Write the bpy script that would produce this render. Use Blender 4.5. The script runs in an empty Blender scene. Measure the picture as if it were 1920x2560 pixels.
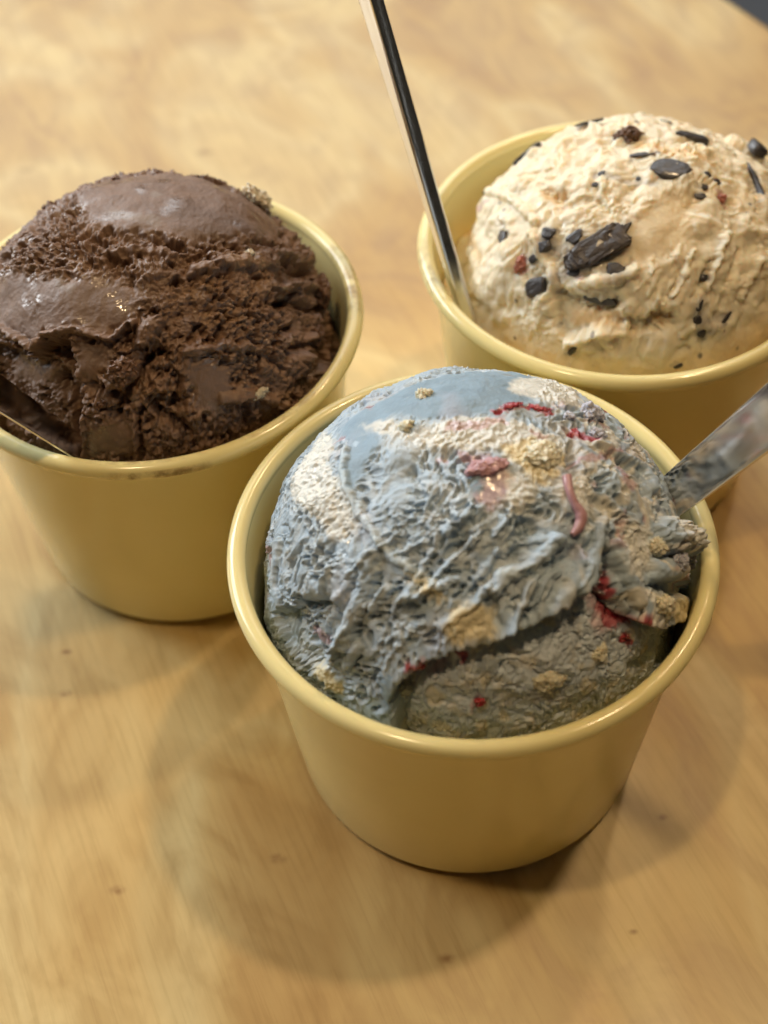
import bpy, bmesh, math, random
import numpy as np
from mathutils import Matrix, Vector

# ------------------------------------------------------------------ camera, world, lamps, exposure
scene = bpy.context.scene
col = scene.collection
CM = 0.01
R = math.radians

PITCH, ROLL, YAW = 0.874, -0.050, -0.018
CAM_AT = np.array((-1.282, -16.579, 27.116))
fwd = np.array((math.sin(YAW) * math.cos(PITCH), math.cos(YAW) * math.cos(PITCH), -math.sin(PITCH)))
rgt = np.array((math.cos(YAW), -math.sin(YAW), 0.0))
upv = np.cross(rgt, fwd)
cam_x = math.cos(ROLL) * rgt + math.sin(ROLL) * upv
cam_y = -math.sin(ROLL) * rgt + math.cos(ROLL) * upv
cam = bpy.data.cameras.new('camera')
cam.sensor_fit = 'VERTICAL'; cam.sensor_height = 24.0; cam.lens = 24.0 * 3600 / 2560
cam.clip_start = 0.01; cam.clip_end = 50.0
cam.dof.use_dof = True; cam.dof.focus_distance = 0.268; cam.dof.aperture_fstop = 8.0
cam_o = bpy.data.objects.new('camera', cam); col.objects.link(cam_o)
m = Matrix.Identity(4)
for i in range(3):
    m[i][0], m[i][1], m[i][2], m[i][3] = cam_x[i], cam_y[i], -fwd[i], CAM_AT[i] * CM
cam_o.matrix_world = m
scene.camera = cam_o

world = bpy.data.worlds.new('World'); scene.world = world; world.use_nodes = True
bg = world.node_tree.nodes['Background']
bg.inputs[0].default_value = (1.0, 0.86, 0.66, 1); bg.inputs[1].default_value = 0.03

def lamp(name, kind, at, target, energy, color, size, size_y=None):
    l = bpy.data.lights.new(name, kind); l.energy = energy; l.color = color
    if kind == 'AREA':
        l.shape = 'RECTANGLE' if size_y else 'DISK'; l.size = size
        if size_y: l.size_y = size_y
    else:
        l.shadow_soft_size = size
    o = bpy.data.objects.new(name, l); col.objects.link(o)
    o.location = at
    d = Vector(target) - Vector(at); o.rotation_euler = d.to_track_quat('-Z', 'Y').to_euler()
    return o

# three warm ceiling lamps (the two offset cup shadows and the spoon's own), and the daylight of a window at the back left
lamp('ceiling_lamp', 'POINT', (0.50, 0.235, 1.50), (0, 0, 0), 25.0, (1.0, 0.71, 0.40), 0.04)
lamp('ceiling_lamp', 'POINT', (-0.33, -0.17, 1.55), (0, 0, 0), 22.0, (1.0, 0.72, 0.40), 0.03)
lamp('ceiling_lamp', 'POINT', (0.50, 0.85, 1.50), (0, 0, 0), 17.0, (1.0, 0.71, 0.40), 0.04)
lamp('window_and_sheen_light', 'AREA', (-1.30, 0.95, 0.85), (0, 0.05, 0.0), 38.0, (0.92, 0.97, 1.0), 1.1, 0.9)
lamp('window_and_sheen_light', 'AREA', (-0.10, 2.5, 1.55), (0, 0.15, 0.0), 34.0, (0.92, 0.97, 1.0), 2.6, 1.5)  # added soft light behind, giving the sheen on the far tabletop and chocolate

scene.view_settings.view_transform = 'Standard'; scene.view_settings.look = 'None'
scene.view_settings.exposure = 0.0; scene.view_settings.gamma = 1.0
scene.view_settings.use_curve_mapping = False
scene.cycles.use_denoising = True
try: scene.cycles.denoiser = 'OPENIMAGEDENOISE'
except Exception: pass
scene.cycles.max_bounces = 8; scene.cycles.diffuse_bounces = 4; scene.cycles.glossy_bounces = 4
scene.cycles.caustics_reflective = False; scene.cycles.sample_clamp_indirect = 4.0

# ------------------------------------------------------------------ helpers
def obj(name, me, mat=None, parent=None, loc=None):
    o = bpy.data.objects.new(name, me); col.objects.link(o)
    if mat is not None and me is not None:
        me.materials.clear(); me.materials.append(mat)
    if loc is not None: o.location = loc
    if parent is not None: o.parent = parent
    return o

def thing(name, label, cat, loc=(0, 0, 0), group=None):
    o = obj(name, None, loc=loc)
    o['label'] = label; o['category'] = cat
    if group: o['group'] = group
    return o

def mesh_np(name, V, Fq, smooth=True):
    me = bpy.data.meshes.new(name)
    V = np.ascontiguousarray(V, np.float32); Fq = np.ascontiguousarray(Fq, np.int32); k = Fq.shape[1]
    me.vertices.add(len(V)); me.vertices.foreach_set('co', V.ravel())
    me.loops.add(Fq.size); me.loops.foreach_set('vertex_index', Fq.ravel())
    me.polygons.add(len(Fq)); me.polygons.foreach_set('loop_start', np.arange(0, Fq.size, k, dtype=np.int32))
    me.update(calc_edges=True); me.validate()
    me.polygons.foreach_set('use_smooth', np.full(len(me.polygons), smooth)); me.update()
    return me

def lathe(name, prof, n=160):
    prof = np.array(prof, float); m_ = len(prof)
    a = np.linspace(0, 2 * np.pi, n, endpoint=False)
    V = np.stack([prof[:, None, 0] * np.cos(a), prof[:, None, 0] * np.sin(a), np.repeat(prof[:, 1:2], n, 1)], -1).reshape(-1, 3)
    i = np.arange(m_ - 1)[:, None] * n; j = np.arange(n)[None]; j2 = (j + 1) % n
    Fq = np.stack([i + j, i + j2, i + n + j2, i + n + j], -1).reshape(-1, 4)
    return mesh_np(name, V * CM, Fq)

# vectorised noise ------------------------------------------------
_rng = np.random.default_rng(7)
_g = _rng.normal(size=(512, 3)).astype(np.float32); _g /= np.linalg.norm(_g, axis=1)[:, None]
_r3 = _rng.random((4096, 3)).astype(np.float32)
def _hash(i, j, k):
    h = (i.astype(np.uint32) * np.uint32(374761393)) ^ (j.astype(np.uint32) * np.uint32(668265263)) ^ (k.astype(np.uint32) * np.uint32(2246822519))
    h = (h ^ (h >> np.uint32(13))) * np.uint32(1274126177)
    return h ^ (h >> np.uint32(16))

def perlin(P):
    P = P.astype(np.float32); i = np.floor(P).astype(np.int32); f = P - i
    w = f * f * f * (f * (f * 6 - 15) + 10); out = np.zeros(len(P), np.float32)
    for dx in (0, 1):
        wx = w[:, 0] if dx else 1 - w[:, 0]
        for dy in (0, 1):
            wy = wx * (w[:, 1] if dy else 1 - w[:, 1])
            for dz in (0, 1):
                ww = wy * (w[:, 2] if dz else 1 - w[:, 2])
                g = _g[_hash(i[:, 0] + dx, i[:, 1] + dy, i[:, 2] + dz) & np.uint32(511)]
                out += ww * (g[:, 0] * (f[:, 0] - dx) + g[:, 1] * (f[:, 1] - dy) + g[:, 2] * (f[:, 2] - dz))
    return out * 1.6

def fbm(P, n=3, gain=0.5):
    o = 0; a = 1.0; s = 0
    for q in range(n):
        o = o + a * perlin(P * 2.03 ** q + 17.3 * q); s += a; a *= gain
    return o / s

def ridged(P, n=3, gain=0.55):
    o = 0; a = 1.0; s = 0
    for q in range(n):
        o = o + a * (1 - 2.2 * np.abs(perlin(P * 2.03 ** q + 9.1 * q))); s += a; a *= gain
    return o / s

def worley(P):
    P = P.astype(np.float32); i = np.floor(P).astype(np.int32); f = P - i
    f1 = np.full(len(P), 9, np.float32); f2 = f1.copy()
    for dx in (-1, 0, 1):
        for dy in (-1, 0, 1):
            for dz in (-1, 0, 1):
                q = _r3[_hash(i[:, 0] + dx, i[:, 1] + dy, i[:, 2] + dz) & np.uint32(4095)]
                d = (q[:, 0] + dx - f[:, 0]) ** 2 + (q[:, 1] + dy - f[:, 1]) ** 2 + (q[:, 2] + dz - f[:, 2]) ** 2
                f2 = np.minimum(f2, np.maximum(f1, d)); f1 = np.minimum(f1, d)
    return np.sqrt(f1), np.sqrt(f2)

def sstep(a, b, x):
    t = np.clip((x - a) / (b - a), 0, 1); return t * t * (3 - 2 * t)

def seg_dist(ab, p0, p1):
    d = np.array(p1) - np.array(p0); L = max((d * d).sum(), 1e-9); q = ab - np.array(p0)
    t = np.clip(q @ d / L, 0, 1); e = q - t[:, None] * d
    return np.hypot(e[:, 0], e[:, 1])

def near(ab, pts, margin):
    p_ = np.array(pts); lo = p_.min(0) - margin; hi = p_.max(0) + margin
    return np.nonzero((ab[:, 0] > lo[0]) & (ab[:, 0] < hi[0]) & (ab[:, 1] > lo[1]) & (ab[:, 1] < hi[1]))[0]

def poly_sd(ab, pts, margin=0.2):
    """signed distance to a closed outline in the scoop's chart, negative inside, +margin when far"""
    out = np.full(len(ab), margin); ix = near(ab, pts, margin)
    if not len(ix): return out
    q = ab[ix]; d = np.full(len(ix), 9.0); ins = np.zeros(len(ix), bool)
    for a_, b_ in zip(pts, list(pts[1:]) + [pts[0]]):
        d = np.minimum(d, seg_dist(q, a_, b_))
        if a_[1] != b_[1]:
            c = ((a_[1] > q[:, 1]) != (b_[1] > q[:, 1])) & (q[:, 0] < (b_[0] - a_[0]) * (q[:, 1] - a_[1]) / (b_[1] - a_[1]) + a_[0])
            ins ^= c
    out[ix] = np.where(ins, -d, np.minimum(d, margin)); return out

def line_d(ab, pts, margin=0.3):
    out = np.full(len(ab), 9.0); ix = near(ab, pts, margin)
    if not len(ix): return out
    d = np.full(len(ix), 9.0)
    for a_, b_ in zip(pts[:-1], pts[1:]): d = np.minimum(d, seg_dist(ab[ix], a_, b_))
    out[ix] = d; return out

# ------------------------------------------------------------------ materials
def node_mat(name):
    mt = bpy.data.materials.new(name); mt.use_nodes = True
    nt = mt.node_tree; b = nt.nodes['Principled BSDF']
    return mt, nt, b

def N(nt, kind, **kw):
    n = nt.nodes.new(kind)
    for k, v in kw.items():
        if k in n.inputs: n.inputs[k].default_value = v
        else: setattr(n, k, v)
    return n

def ramp(nt, fac, stops):
    r_ = nt.nodes.new('ShaderNodeValToRGB'); nt.links.new(fac, r_.inputs[0])
    e = r_.color_ramp.elements
    while len(e) < len(stops): e.new(0.5)
    for k, (p_, c) in enumerate(stops):
        e[k].position = p_; e[k].color = c if len(c) == 4 else (*c, 1)
    return r_.outputs[0]

def mixc(nt, fac, a, b, mode='MIX'):
    n = nt.nodes.new('ShaderNodeMix'); n.data_type = 'RGBA'; n.blend_type = mode
    for s_, v in ((n.inputs[0], fac), (n.inputs[6], a), (n.inputs[7], b)):
        if hasattr(v, 'links'): nt.links.new(v, s_)
        else: s_.default_value = v if not isinstance(v, tuple) or len(v) == 4 else (*v, 1)
    return n.outputs[2]

def math_n(nt, op, a, b=None):
    n = nt.nodes.new('ShaderNodeMath'); n.operation = op
    for s_, v in ((n.inputs[0], a), (n.inputs[1], b)):
        if v is None: continue
        if hasattr(v, 'links'): nt.links.new(v, s_)
        else: s_.default_value = v
    return n.outputs[0]

def ice_material(name, sss=0.35, sss_cm=0.12, rough=(0.55, 0.22), spec=0.35, bump=0.25, pigment=None):
    mt, nt, b = node_mat(name)
    tc = N(nt, 'ShaderNodeTexCoord')
    n1 = N(nt, 'ShaderNodeTexNoise', Scale=900.0, Detail=5.0, Roughness=0.65); nt.links.new(tc.outputs['Object'], n1.inputs['Vector'])
    n2 = N(nt, 'ShaderNodeTexNoise', Scale=260.0, Detail=4.0, Roughness=0.6); nt.links.new(tc.outputs['Object'], n2.inputs['Vector'])
    if pigment is None:
        at = N(nt, 'ShaderNodeAttribute', attribute_name='pigment'); base = at.outputs['Color']
        wt = N(nt, 'ShaderNodeAttribute', attribute_name='wet').outputs['Fac']
    else:
        base = N(nt, 'ShaderNodeRGB').outputs[0]; base.default_value = (*pigment, 1); wt = 0.35
    c = mixc(nt, 1.0, base, ramp(nt, n2.outputs[0], [(0.3, (0.86, 0.86, 0.86)), (0.7, (1.1, 1.1, 1.1))]), 'MULTIPLY')
    nt.links.new(c, b.inputs['Base Color'])
    mr = nt.nodes.new('ShaderNodeMapRange'); mr.inputs[3].default_value = rough[0]; mr.inputs[4].default_value = rough[1]
    if hasattr(wt, 'links'): nt.links.new(wt, mr.inputs[0])
    else: mr.inputs[0].default_value = wt
    rr = math_n(nt, 'ADD', mr.outputs[0], math_n(nt, 'MULTIPLY', math_n(nt, 'SUBTRACT', n2.outputs[0], 0.5), 0.35))
    nt.links.new(rr, b.inputs['Roughness'])
    b.inputs['Specular IOR Level'].default_value = spec
    b.inputs['Subsurface Weight'].default_value = sss
    b.inputs['Subsurface Radius'].default_value = (1.0, 0.75, 0.55); b.inputs['Subsurface Scale'].default_value = sss_cm * CM
    if hasattr(wt, 'links'): nt.links.new(math_n(nt, 'MULTIPLY', wt, 0.7), b.inputs['Coat Weight'])
    else: b.inputs['Coat Weight'].default_value = 0.2
    b.inputs['Coat Roughness'].default_value = 0.09
    bp = N(nt, 'ShaderNodeBump', Strength=bump, Distance=0.0006); nt.links.new(n1.outputs[0], bp.inputs['Height'])
    nt.links.new(bp.outputs[0], b.inputs['Normal'])
    return mt

def cup_material():
    mt, nt, b = node_mat('yellow_melamine')
    tc = N(nt, 'ShaderNodeTexCoord')
    n1 = N(nt, 'ShaderNodeTexNoise', Scale=45.0, Detail=6.0, Roughness=0.6); nt.links.new(tc.outputs['Object'], n1.inputs['Vector'])
    c = ramp(nt, n1.outputs[0], [(0.35, (0.80, 0.705, 0.345)), (0.65, (0.82, 0.725, 0.365))])
    nt.links.new(c, b.inputs['Base Color'])
    n2 = N(nt, 'ShaderNodeTexNoise', Scale=160.0, Detail=5.0, Roughness=0.65); nt.links.new(tc.outputs['Object'], n2.inputs['Vector'])
    r_ = ramp(nt, n2.outputs[0], [(0.3, (0.12,) * 3), (0.75, (0.19,) * 3)]); nt.links.new(r_, b.inputs['Roughness'])
    b.inputs['Specular IOR Level'].default_value = 0.5
    b.inputs['Subsurface Weight'].default_value = 0.12; b.inputs['Subsurface Radius'].default_value = (1, 0.7, 0.3); b.inputs['Subsurface Scale'].default_value = 0.0015
    bp = N(nt, 'ShaderNodeBump', Strength=0.02, Distance=0.0002); nt.links.new(n2.outputs[0], bp.inputs['Height']); nt.links.new(bp.outputs[0], b.inputs['Normal'])
    return mt

def steel_material():
    mt, nt, b = node_mat('polished_steel')
    tc = N(nt, 'ShaderNodeTexCoord')
    mp = N(nt, 'ShaderNodeMapping'); mp.inputs['Scale'].default_value = (60, 900, 900); nt.links.new(tc.outputs['Object'], mp.inputs[0])
    n1 = N(nt, 'ShaderNodeTexNoise', Scale=1.0, Detail=3.0); nt.links.new(mp.outputs[0], n1.inputs['Vector'])
    n2 = N(nt, 'ShaderNodeTexNoise', Scale=170.0, Detail=4.0); nt.links.new(tc.outputs['Object'], n2.inputs['Vector'])
    b.inputs['Base Color'].default_value = (0.74, 0.725, 0.70, 1); b.inputs['Metallic'].default_value = 1.0
    r_ = ramp(nt, math_n(nt, 'MULTIPLY', n1.outputs[0], n2.outputs[0]), [(0.15, (0.10,) * 3), (0.42, (0.20,) * 3)]); nt.links.new(r_, b.inputs['Roughness'])
    n3 = N(nt, 'ShaderNodeTexNoise', Scale=120.0, Detail=2.0); nt.links.new(tc.outputs['Object'], n3.inputs['Vector'])
    bp = N(nt, 'ShaderNodeBump', Strength=0.025, Distance=0.0004); nt.links.new(n3.outputs[0], bp.inputs['Height']); nt.links.new(bp.outputs[0], b.inputs['Normal'])
    return mt

PIN_KNOTS = [(-9.05, 2.27, .16), (-8.95, 1.15, .19), (-4.05, -3.05, .22), (-7.3, -3.62, .20), (-0.7, -5.28, .20), (3.9, -2.4, .15), (2.98, -4.86, .12), (-12.5, 20.5, .3), (-9.5, 17.0, .3), (-7.0, 21.0, .35), (1.5, 19.5, .3)]
def wood_material():
    mt, nt, b = node_mat('birch_veneer')
    tc = N(nt, 'ShaderNodeTexCoord')
    rot = N(nt, 'ShaderNodeMapping'); rot.inputs['Rotation'].default_value = (0, 0, R(68)); nt.links.new(tc.outputs['Object'], rot.inputs[0])
    def noise(scale, sc, det=4.0, rough=0.55, dist=0.0):
        mp = N(nt, 'ShaderNodeMapping'); mp.inputs['Scale'].default_value = sc; nt.links.new(rot.outputs[0], mp.inputs[0])
        n = N(nt, 'ShaderNodeTexNoise', Scale=scale, Detail=det, Roughness=rough, Distortion=dist); nt.links.new(mp.outputs[0], n.inputs['Vector'])
        return n.outputs[0]
    figure = noise(15.0, (0.8, 1.3, 1), 2.0, 0.45, 1.0)      # broad curly figure
    curl = noise(30.0, (0.85, 1.4, 1), 3.0, 0.5, 2.6)
    grain = noise(640.0, (0.055, 1.0, 1), 5.0, 0.65)          # fine pores along the grain
    c = ramp(nt, figure, [(0.30, (0.45, 0.285, 0.100)), (0.45, (0.52, 0.36, 0.142)), (0.56, (0.60, 0.465, 0.220)), (0.72, (0.535, 0.375, 0.150))])
    c = mixc(nt, 0.55, c, ramp(nt, curl, [(0.36, (0.78, 0.72, 0.66)), (0.52, (1.0, 1.0, 1.0)), (0.66, (1.12, 1.16, 1.2))]), 'MULTIPLY')
    c = mixc(nt, 0.75, c, ramp(nt, grain, [(0.36, (0.88, 0.85, 0.80)), (0.5, (1, 1, 1)), (0.68, (1.05, 1.05, 1.05))]), 'MULTIPLY')
    # pin knots with a shape of their own
    wob = N(nt, 'ShaderNodeTexNoise', Scale=420.0, Detail=2.0); nt.links.new(tc.outputs['Object'], wob.inputs['Vector'])
    tot = None
    for kx, ky, kr in PIN_KNOTS:
        sub = N(nt, 'ShaderNodeVectorMath', operation='SUBTRACT'); nt.links.new(tc.outputs['Object'], sub.inputs[0])
        sub.inputs[1].default_value = ((kx + 27.4) * CM, (ky - 4.6) * CM, 0)
        mp = N(nt, 'ShaderNodeMapping'); mp.inputs['Rotation'].default_value = (0, 0, R(-60)); mp.inputs['Scale'].default_value = (0.8, 1.3, 0); nt.links.new(sub.outputs[0], mp.inputs[0])
        ln = N(nt, 'ShaderNodeVectorMath', operation='LENGTH'); nt.links.new(mp.outputs[0], ln.inputs[0])
        mr = nt.nodes.new('ShaderNodeMapRange'); mr.interpolation_type = 'SMOOTHSTEP'
        nt.links.new(ln.outputs['Value'], mr.inputs[0]); mr.inputs[1].default_value = 0.0; mr.inputs[2].default_value = kr * CM; mr.inputs[3].default_value = 1.0; mr.inputs[4].default_value = 0.0
        tot = mr.outputs[0] if tot is None else math_n(nt, 'MAXIMUM', tot, mr.outputs[0])
    tot = math_n(nt, 'MULTIPLY', tot, ramp(nt, wob.outputs[0], [(0.35, (0.2,) * 3), (0.6, (1.0,) * 3)]))
    c = mixc(nt, math_n(nt, 'MULTIPLY', tot, 0.8), c, (0.22, 0.10, 0.03))
    nt.links.new(c, b.inputs['Base Color'])
    nt.links.new(ramp(nt, curl, [(0.3, (0.38,) * 3), (0.7, (0.50,) * 3)]), b.inputs['Roughness'])
    b.inputs['Specular IOR Level'].default_value = 0.5
    b.inputs['Coat Weight'].default_value = 0.16; b.inputs['Coat Roughness'].default_value = 0.30
    bp = N(nt, 'ShaderNodeBump', Strength=0.06, Distance=0.0004); nt.links.new(grain, bp.inputs['Height']); nt.links.new(bp.outputs[0], b.inputs['Normal'])
    return mt

def simple(name, colr, rough=0.6, noise_s=30.0, var=0.15, metallic=0.0):
    mt, nt, b = node_mat(name)
    tc = N(nt, 'ShaderNodeTexCoord'); n1 = N(nt, 'ShaderNodeTexNoise', Scale=noise_s, Detail=5.0); nt.links.new(tc.outputs['Object'], n1.inputs['Vector'])
    lo = tuple(x * (1 - var) for x in colr); hi = tuple(min(1, x * (1 + var)) for x in colr)
    nt.links.new(ramp(nt, n1.outputs[0], [(0.3, lo), (0.7, hi)]), b.inputs['Base Color'])
    b.inputs['Roughness'].default_value = rough; b.inputs['Metallic'].default_value = metallic
    return mt

MAT_CUP = cup_material(); MAT_STEEL = steel_material(); MAT_WOOD = wood_material()
MAT_ICE = {'front': ice_material('blue_cream_ice', 0.15, 0.05, (0.60, 0.15), 0.5, 0.30),
           'left': ice_material('chocolate_ice', 0.15, 0.06, (0.56, 0.17), 0.6, 0.35),
           'right': ice_material('vanilla_ice', 0.75, 0.25, (0.55, 0.15), 0.45, 0.2)}
MAT_PART = {'cream_chunk': ice_material('cream_chunk', 0.4, 0.12, (0.6, 0.4), 0.3, 0.4, (0.70, 0.65, 0.49)),
            'berry_piece': ice_material('berry', 0.35, 0.08, (0.3, 0.2), 0.5, 0.3, (0.38, 0.035, 0.045)),
            'frozen_lump': ice_material('frozen_lump', 0.35, 0.10, (0.55, 0.3), 0.35, 0.4, (0.44, 0.45, 0.52)),
            'syrup_blob': ice_material('syrup', 0.35, 0.08, (0.30, 0.16), 0.5, 0.15, (0.46, 0.26, 0.28)),
            'fruit_piece': ice_material('fruit', 0.35, 0.1, (0.45, 0.25), 0.5, 0.3, (0.46, 0.17, 0.12)),
            'white_fleck': ice_material('white_fleck', 0.4, 0.1, (0.5, 0.35), 0.4, 0.4, (0.66, 0.58, 0.44)),
            'chocolate_crumb': ice_material('chocolate_crumb', 0.1, 0.05, (0.5, 0.35), 0.4, 0.5, (0.15, 0.078, 0.045)),
            'chocolate_shard': ice_material('chocolate_shard', 0.05, 0.03, (0.42, 0.22), 0.5, 0.35, (0.045, 0.040, 0.042)),
            'cookie_chunk': ice_material('cookie_chunk', 0.05, 0.04, (0.4, 0.15), 0.5, 0.5, (0.055, 0.043, 0.040))}

# ------------------------------------------------------------------ floor and table
me = mesh_np('floor', np.array([(-30, -30, 0), (30, -30, 0), (30, 30, 0), (-30, 30, 0)], float), np.array([(0, 1, 2, 3)]))
fl = obj('floor', me, simple('grey_floor', (0.075, 0.08, 0.09), 0.5, 3.0), loc=(0, 0, -0.76)); fl['kind'] = 'structure'

TABLE_C = (-27.4 * CM, 4.6 * CM)
table = thing('table', 'round pale birch veneer table the three yellow cups stand on', 'table', (TABLE_C[0], TABLE_C[1], -0.76))
TR = 45.0
obj('table_top', lathe('table_top', [(0, 0), (TR - 0.25, 0), (TR - 0.10, -0.04), (TR, -0.16), (TR, -0.2)], 256), MAT_WOOD, table, (0, 0, 0.76))
obj('edge_band', lathe('edge_band', [(TR - 0.02, -0.2), (TR - 0.02, -2.2), (TR - 0.2, -2.4), (0, -2.4)], 256), simple('ply_edge', (0.42, 0.28, 0.13), 0.55, 80.0), table, (0, 0, 0.76))
MAT_PED = simple('black_steel', (0.03, 0.03, 0.032), 0.4, 40.0, 0.2, 0.6)
obj('pedestal', lathe('pedestal', [(0, 73.5), (12, 73.5), (12, 72.8), (3.5, 72.4), (3.5, 2.4), (4.5, 1.6)], 64), MAT_PED, table)
obj('base_plate', lathe('base_plate', [(0, 1.7), (20, 1.5), (21, 1.0), (21, 0.02), (0, 0.02)], 96), MAT_PED, table)

# ------------------------------------------------------------------ cups
CUP_H, CUP_BASE = 6.45, 3.64
R_IN0, R_IN1 = 3.38, 4.16
def inner_radius(z): return R_IN0 + (R_IN1 - R_IN0) * np.clip(z / 6.2, 0, 1.2)
def arc(cx_, cz_, r_, a0, a1, n=9): return [(cx_ + r_ * math.cos(R(a)), cz_ + r_ * math.sin(R(a))) for a in np.linspace(a0, a1, n)]
wall_prof = [(0, 0.45), (3.2, 0.45)] + arc(3.22, 0.65, 0.2, -90, -8, 6) + [(R_IN1, 6.1), (R_IN1 + 0.02, 6.2)]
wall_out = [(3.42, 0.16)] + arc(CUP_BASE - 0.18, 0.32, 0.18, -90, -4, 7) + [(3.80, 1.9), (3.98, 3.7), (4.17, 5.75), (4.215, 5.98), (4.30, 6.10)]
rim_prof = [(R_IN1 + 0.02, 6.18)] + arc(4.345, 6.275, 0.178, 178, -70, 20) + [(4.29, 6.09)]
foot_prof = [(3.10, 0.20), (3.12, 0.005), (3.40, 0.005), (3.47, 0.05), (3.47, 0.19)]
me_body_in = lathe('inner_wall', wall_prof); me_body = lathe('body', wall_out); me_rim = lathe('rim', rim_prof); me_foot = lathe('foot', foot_prof)
CUPS = {'front': (0.0, 0.0), 'left': (-6.44, 6.484), 'right': (3.82, 8.33)}
CUP_LABEL = {'front': 'glossy pale yellow cup filled with blue berry ripple ice cream',
             'left': 'pale yellow cup of chocolate ice cream with smears on its rim',
             'right': 'pale yellow cup of vanilla ice cream with dark chocolate pieces'}
CUP_OBJ = {}
MAT_FOOT = simple('foot_ring', (0.42, 0.31, 0.12), 0.6, 60.0)  # darker than the cup: shade of the gap at its base put into colour
for k, (x, y) in CUPS.items():
    t = thing('ice_cream_cup', CUP_LABEL[k], 'cup', (x * CM, y * CM, 0), 'yellow cups on the table')
    CUP_OBJ[k] = t; obj('body', me_body, MAT_CUP, t); obj('inner_wall', me_body_in, MAT_CUP, t); obj('rim', me_rim, MAT_CUP, t); obj('foot', me_foot, MAT_FOOT, t)

def smear_material():
    mt, nt, b = node_mat('chocolate_smear')
    tc = N(nt, 'ShaderNodeTexCoord'); n1 = N(nt, 'ShaderNodeTexNoise', Scale=330.0, Detail=5.0, Roughness=0.65); nt.links.new(tc.outputs['Object'], n1.inputs['Vector'])
    b.inputs['Base Color'].default_value = (0.30, 0.165, 0.06, 1); b.inputs['Roughness'].default_value = 0.3
    at = N(nt, 'ShaderNodeAttribute', attribute_name='film').outputs['Fac']
    al = math_n(nt, 'MULTIPLY', at, ramp(nt, n1.outputs[0], [(0.42, (0.0,) * 3), (0.62, (0.85,) * 3)])); nt.links.new(al, b.inputs['Alpha'])
    return mt
MAT_SMEAR = smear_material()
def rim_smear(parent, az0, az1, el0, el1, gain):
    na, ne = 60, 14
    A = np.radians(np.linspace(az0, az1, na))[:, None] + np.zeros((1, ne)); E_ = np.radians(np.linspace(el0, el1, ne))[None] + np.zeros((na, 1))
    rr = 0.178 + 0.006; rho = 4.345 + rr * np.cos(E_)
    V = np.stack([rho * np.cos(A), rho * np.sin(A), 6.275 + rr * np.sin(E_)], -1).reshape(-1, 3)
    i = np.arange(na * ne).reshape(na, ne); Fq = np.stack([i[:-1, :-1], i[1:, :-1], i[1:, 1:], i[:-1, 1:]], -1).reshape(-1, 4)
    me = mesh_np('smear', V * CM, Fq)
    u = np.sin(np.linspace(0, np.pi, na))[:, None] ** 0.6; v = np.sin(np.linspace(0, np.pi, ne))[None] ** 0.5
    at = me.attributes.new('film', 'FLOAT', 'POINT'); at.data.foreach_set('value', (u * v * gain).astype(np.float32).ravel())
    obj('chocolate_smear', me, MAT_SMEAR, parent)
for az0, az1, el0, el1, g in ((-8, 28, 20, 175, 0.5), (-62, -34, 60, 175, 0.4), (-98, -70, -60, 40, 0.8), (-104, -72, 80, 170, 0.35)):
    rim_smear(CUP_OBJ['left'], az0, az1, el0, el1, g)
for az0, az1, el0, el1, g in ((175, 205, 0, 120, 0.4),):
    rim_smear(CUP_OBJ['right'], az0, az1, el0, el1, g)

# ------------------------------------------------------------------ ice cream
# each scoop: origin of its rays, and the ellipsoids (centre, semi-axes) whose union is its body, in centimetres
SHAPES = {
    'front': dict(origin=(0.05, -0.10, 5.60), bodies=[((0.05, -0.10, 5.60), (3.92, 3.98, 3.62)), ((0.10, -0.10, 4.35), (4.20, 4.20, 1.55))]),
    'left':  dict(origin=(-6.35, 6.35, 5.60), bodies=[((-6.45, 6.45, 5.60), (3.75, 3.75, 3.48)), ((-6.44, 6.40, 4.30), (4.22, 4.22, 1.95))]),
    'right': dict(origin=(4.20, 8.35, 5.40), bodies=[((4.30, 8.45, 5.40), (3.80, 3.85, 3.05)), ((3.82, 8.33, 4.20), (4.22, 4.22, 1.85))]),
}
AXIS = np.array((0.0, -0.55, 0.835)); AXIS /= np.linalg.norm(AXIS)
AX_U = np.array((1.0, 0.0, 0.0)); AX_V = np.cross(AXIS, AX_U)

def ray_ellipsoid(o, d, c, ax):
    ax = np.array(ax); oo = (np.array(o) - np.array(c)) / ax; dd = d / ax
    A = (dd * dd).sum(-1); B = (dd * oo).sum(-1); Cc = (oo * oo).sum() - 1.0
    return (-B + np.sqrt(np.maximum(B * B - A * Cc, 1e-9))) / A

def base_radius(name, d, which=None):
    s = SHAPES[name]; k = 6.0
    rs = [ray_ellipsoid(s['origin'], d, c, ax) for c, ax in s['bodies']]
    if which is not None:
        return rs[which]
    return np.log(sum(np.exp(k * r) for r in rs)) / k

def chart_of(d):
    z = np.clip(d @ AXIS, -1, 1); th = np.arccos(z); x = d @ AX_U; y = d @ AX_V
    n = np.maximum(np.hypot(x, y), 1e-9)
    return np.stack([th * x / n, th * y / n], -1)

def dir_of(ab):
    th = np.hypot(ab[..., 0], ab[..., 1]); s = np.where(th > 1e-9, np.sin(th) / np.maximum(th, 1e-9), 1.0)
    return (ab[..., 0:1] * s[..., None]) * AX_U + (ab[..., 1:2] * s[..., None]) * AX_V + np.cos(th)[..., None] * AXIS

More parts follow.
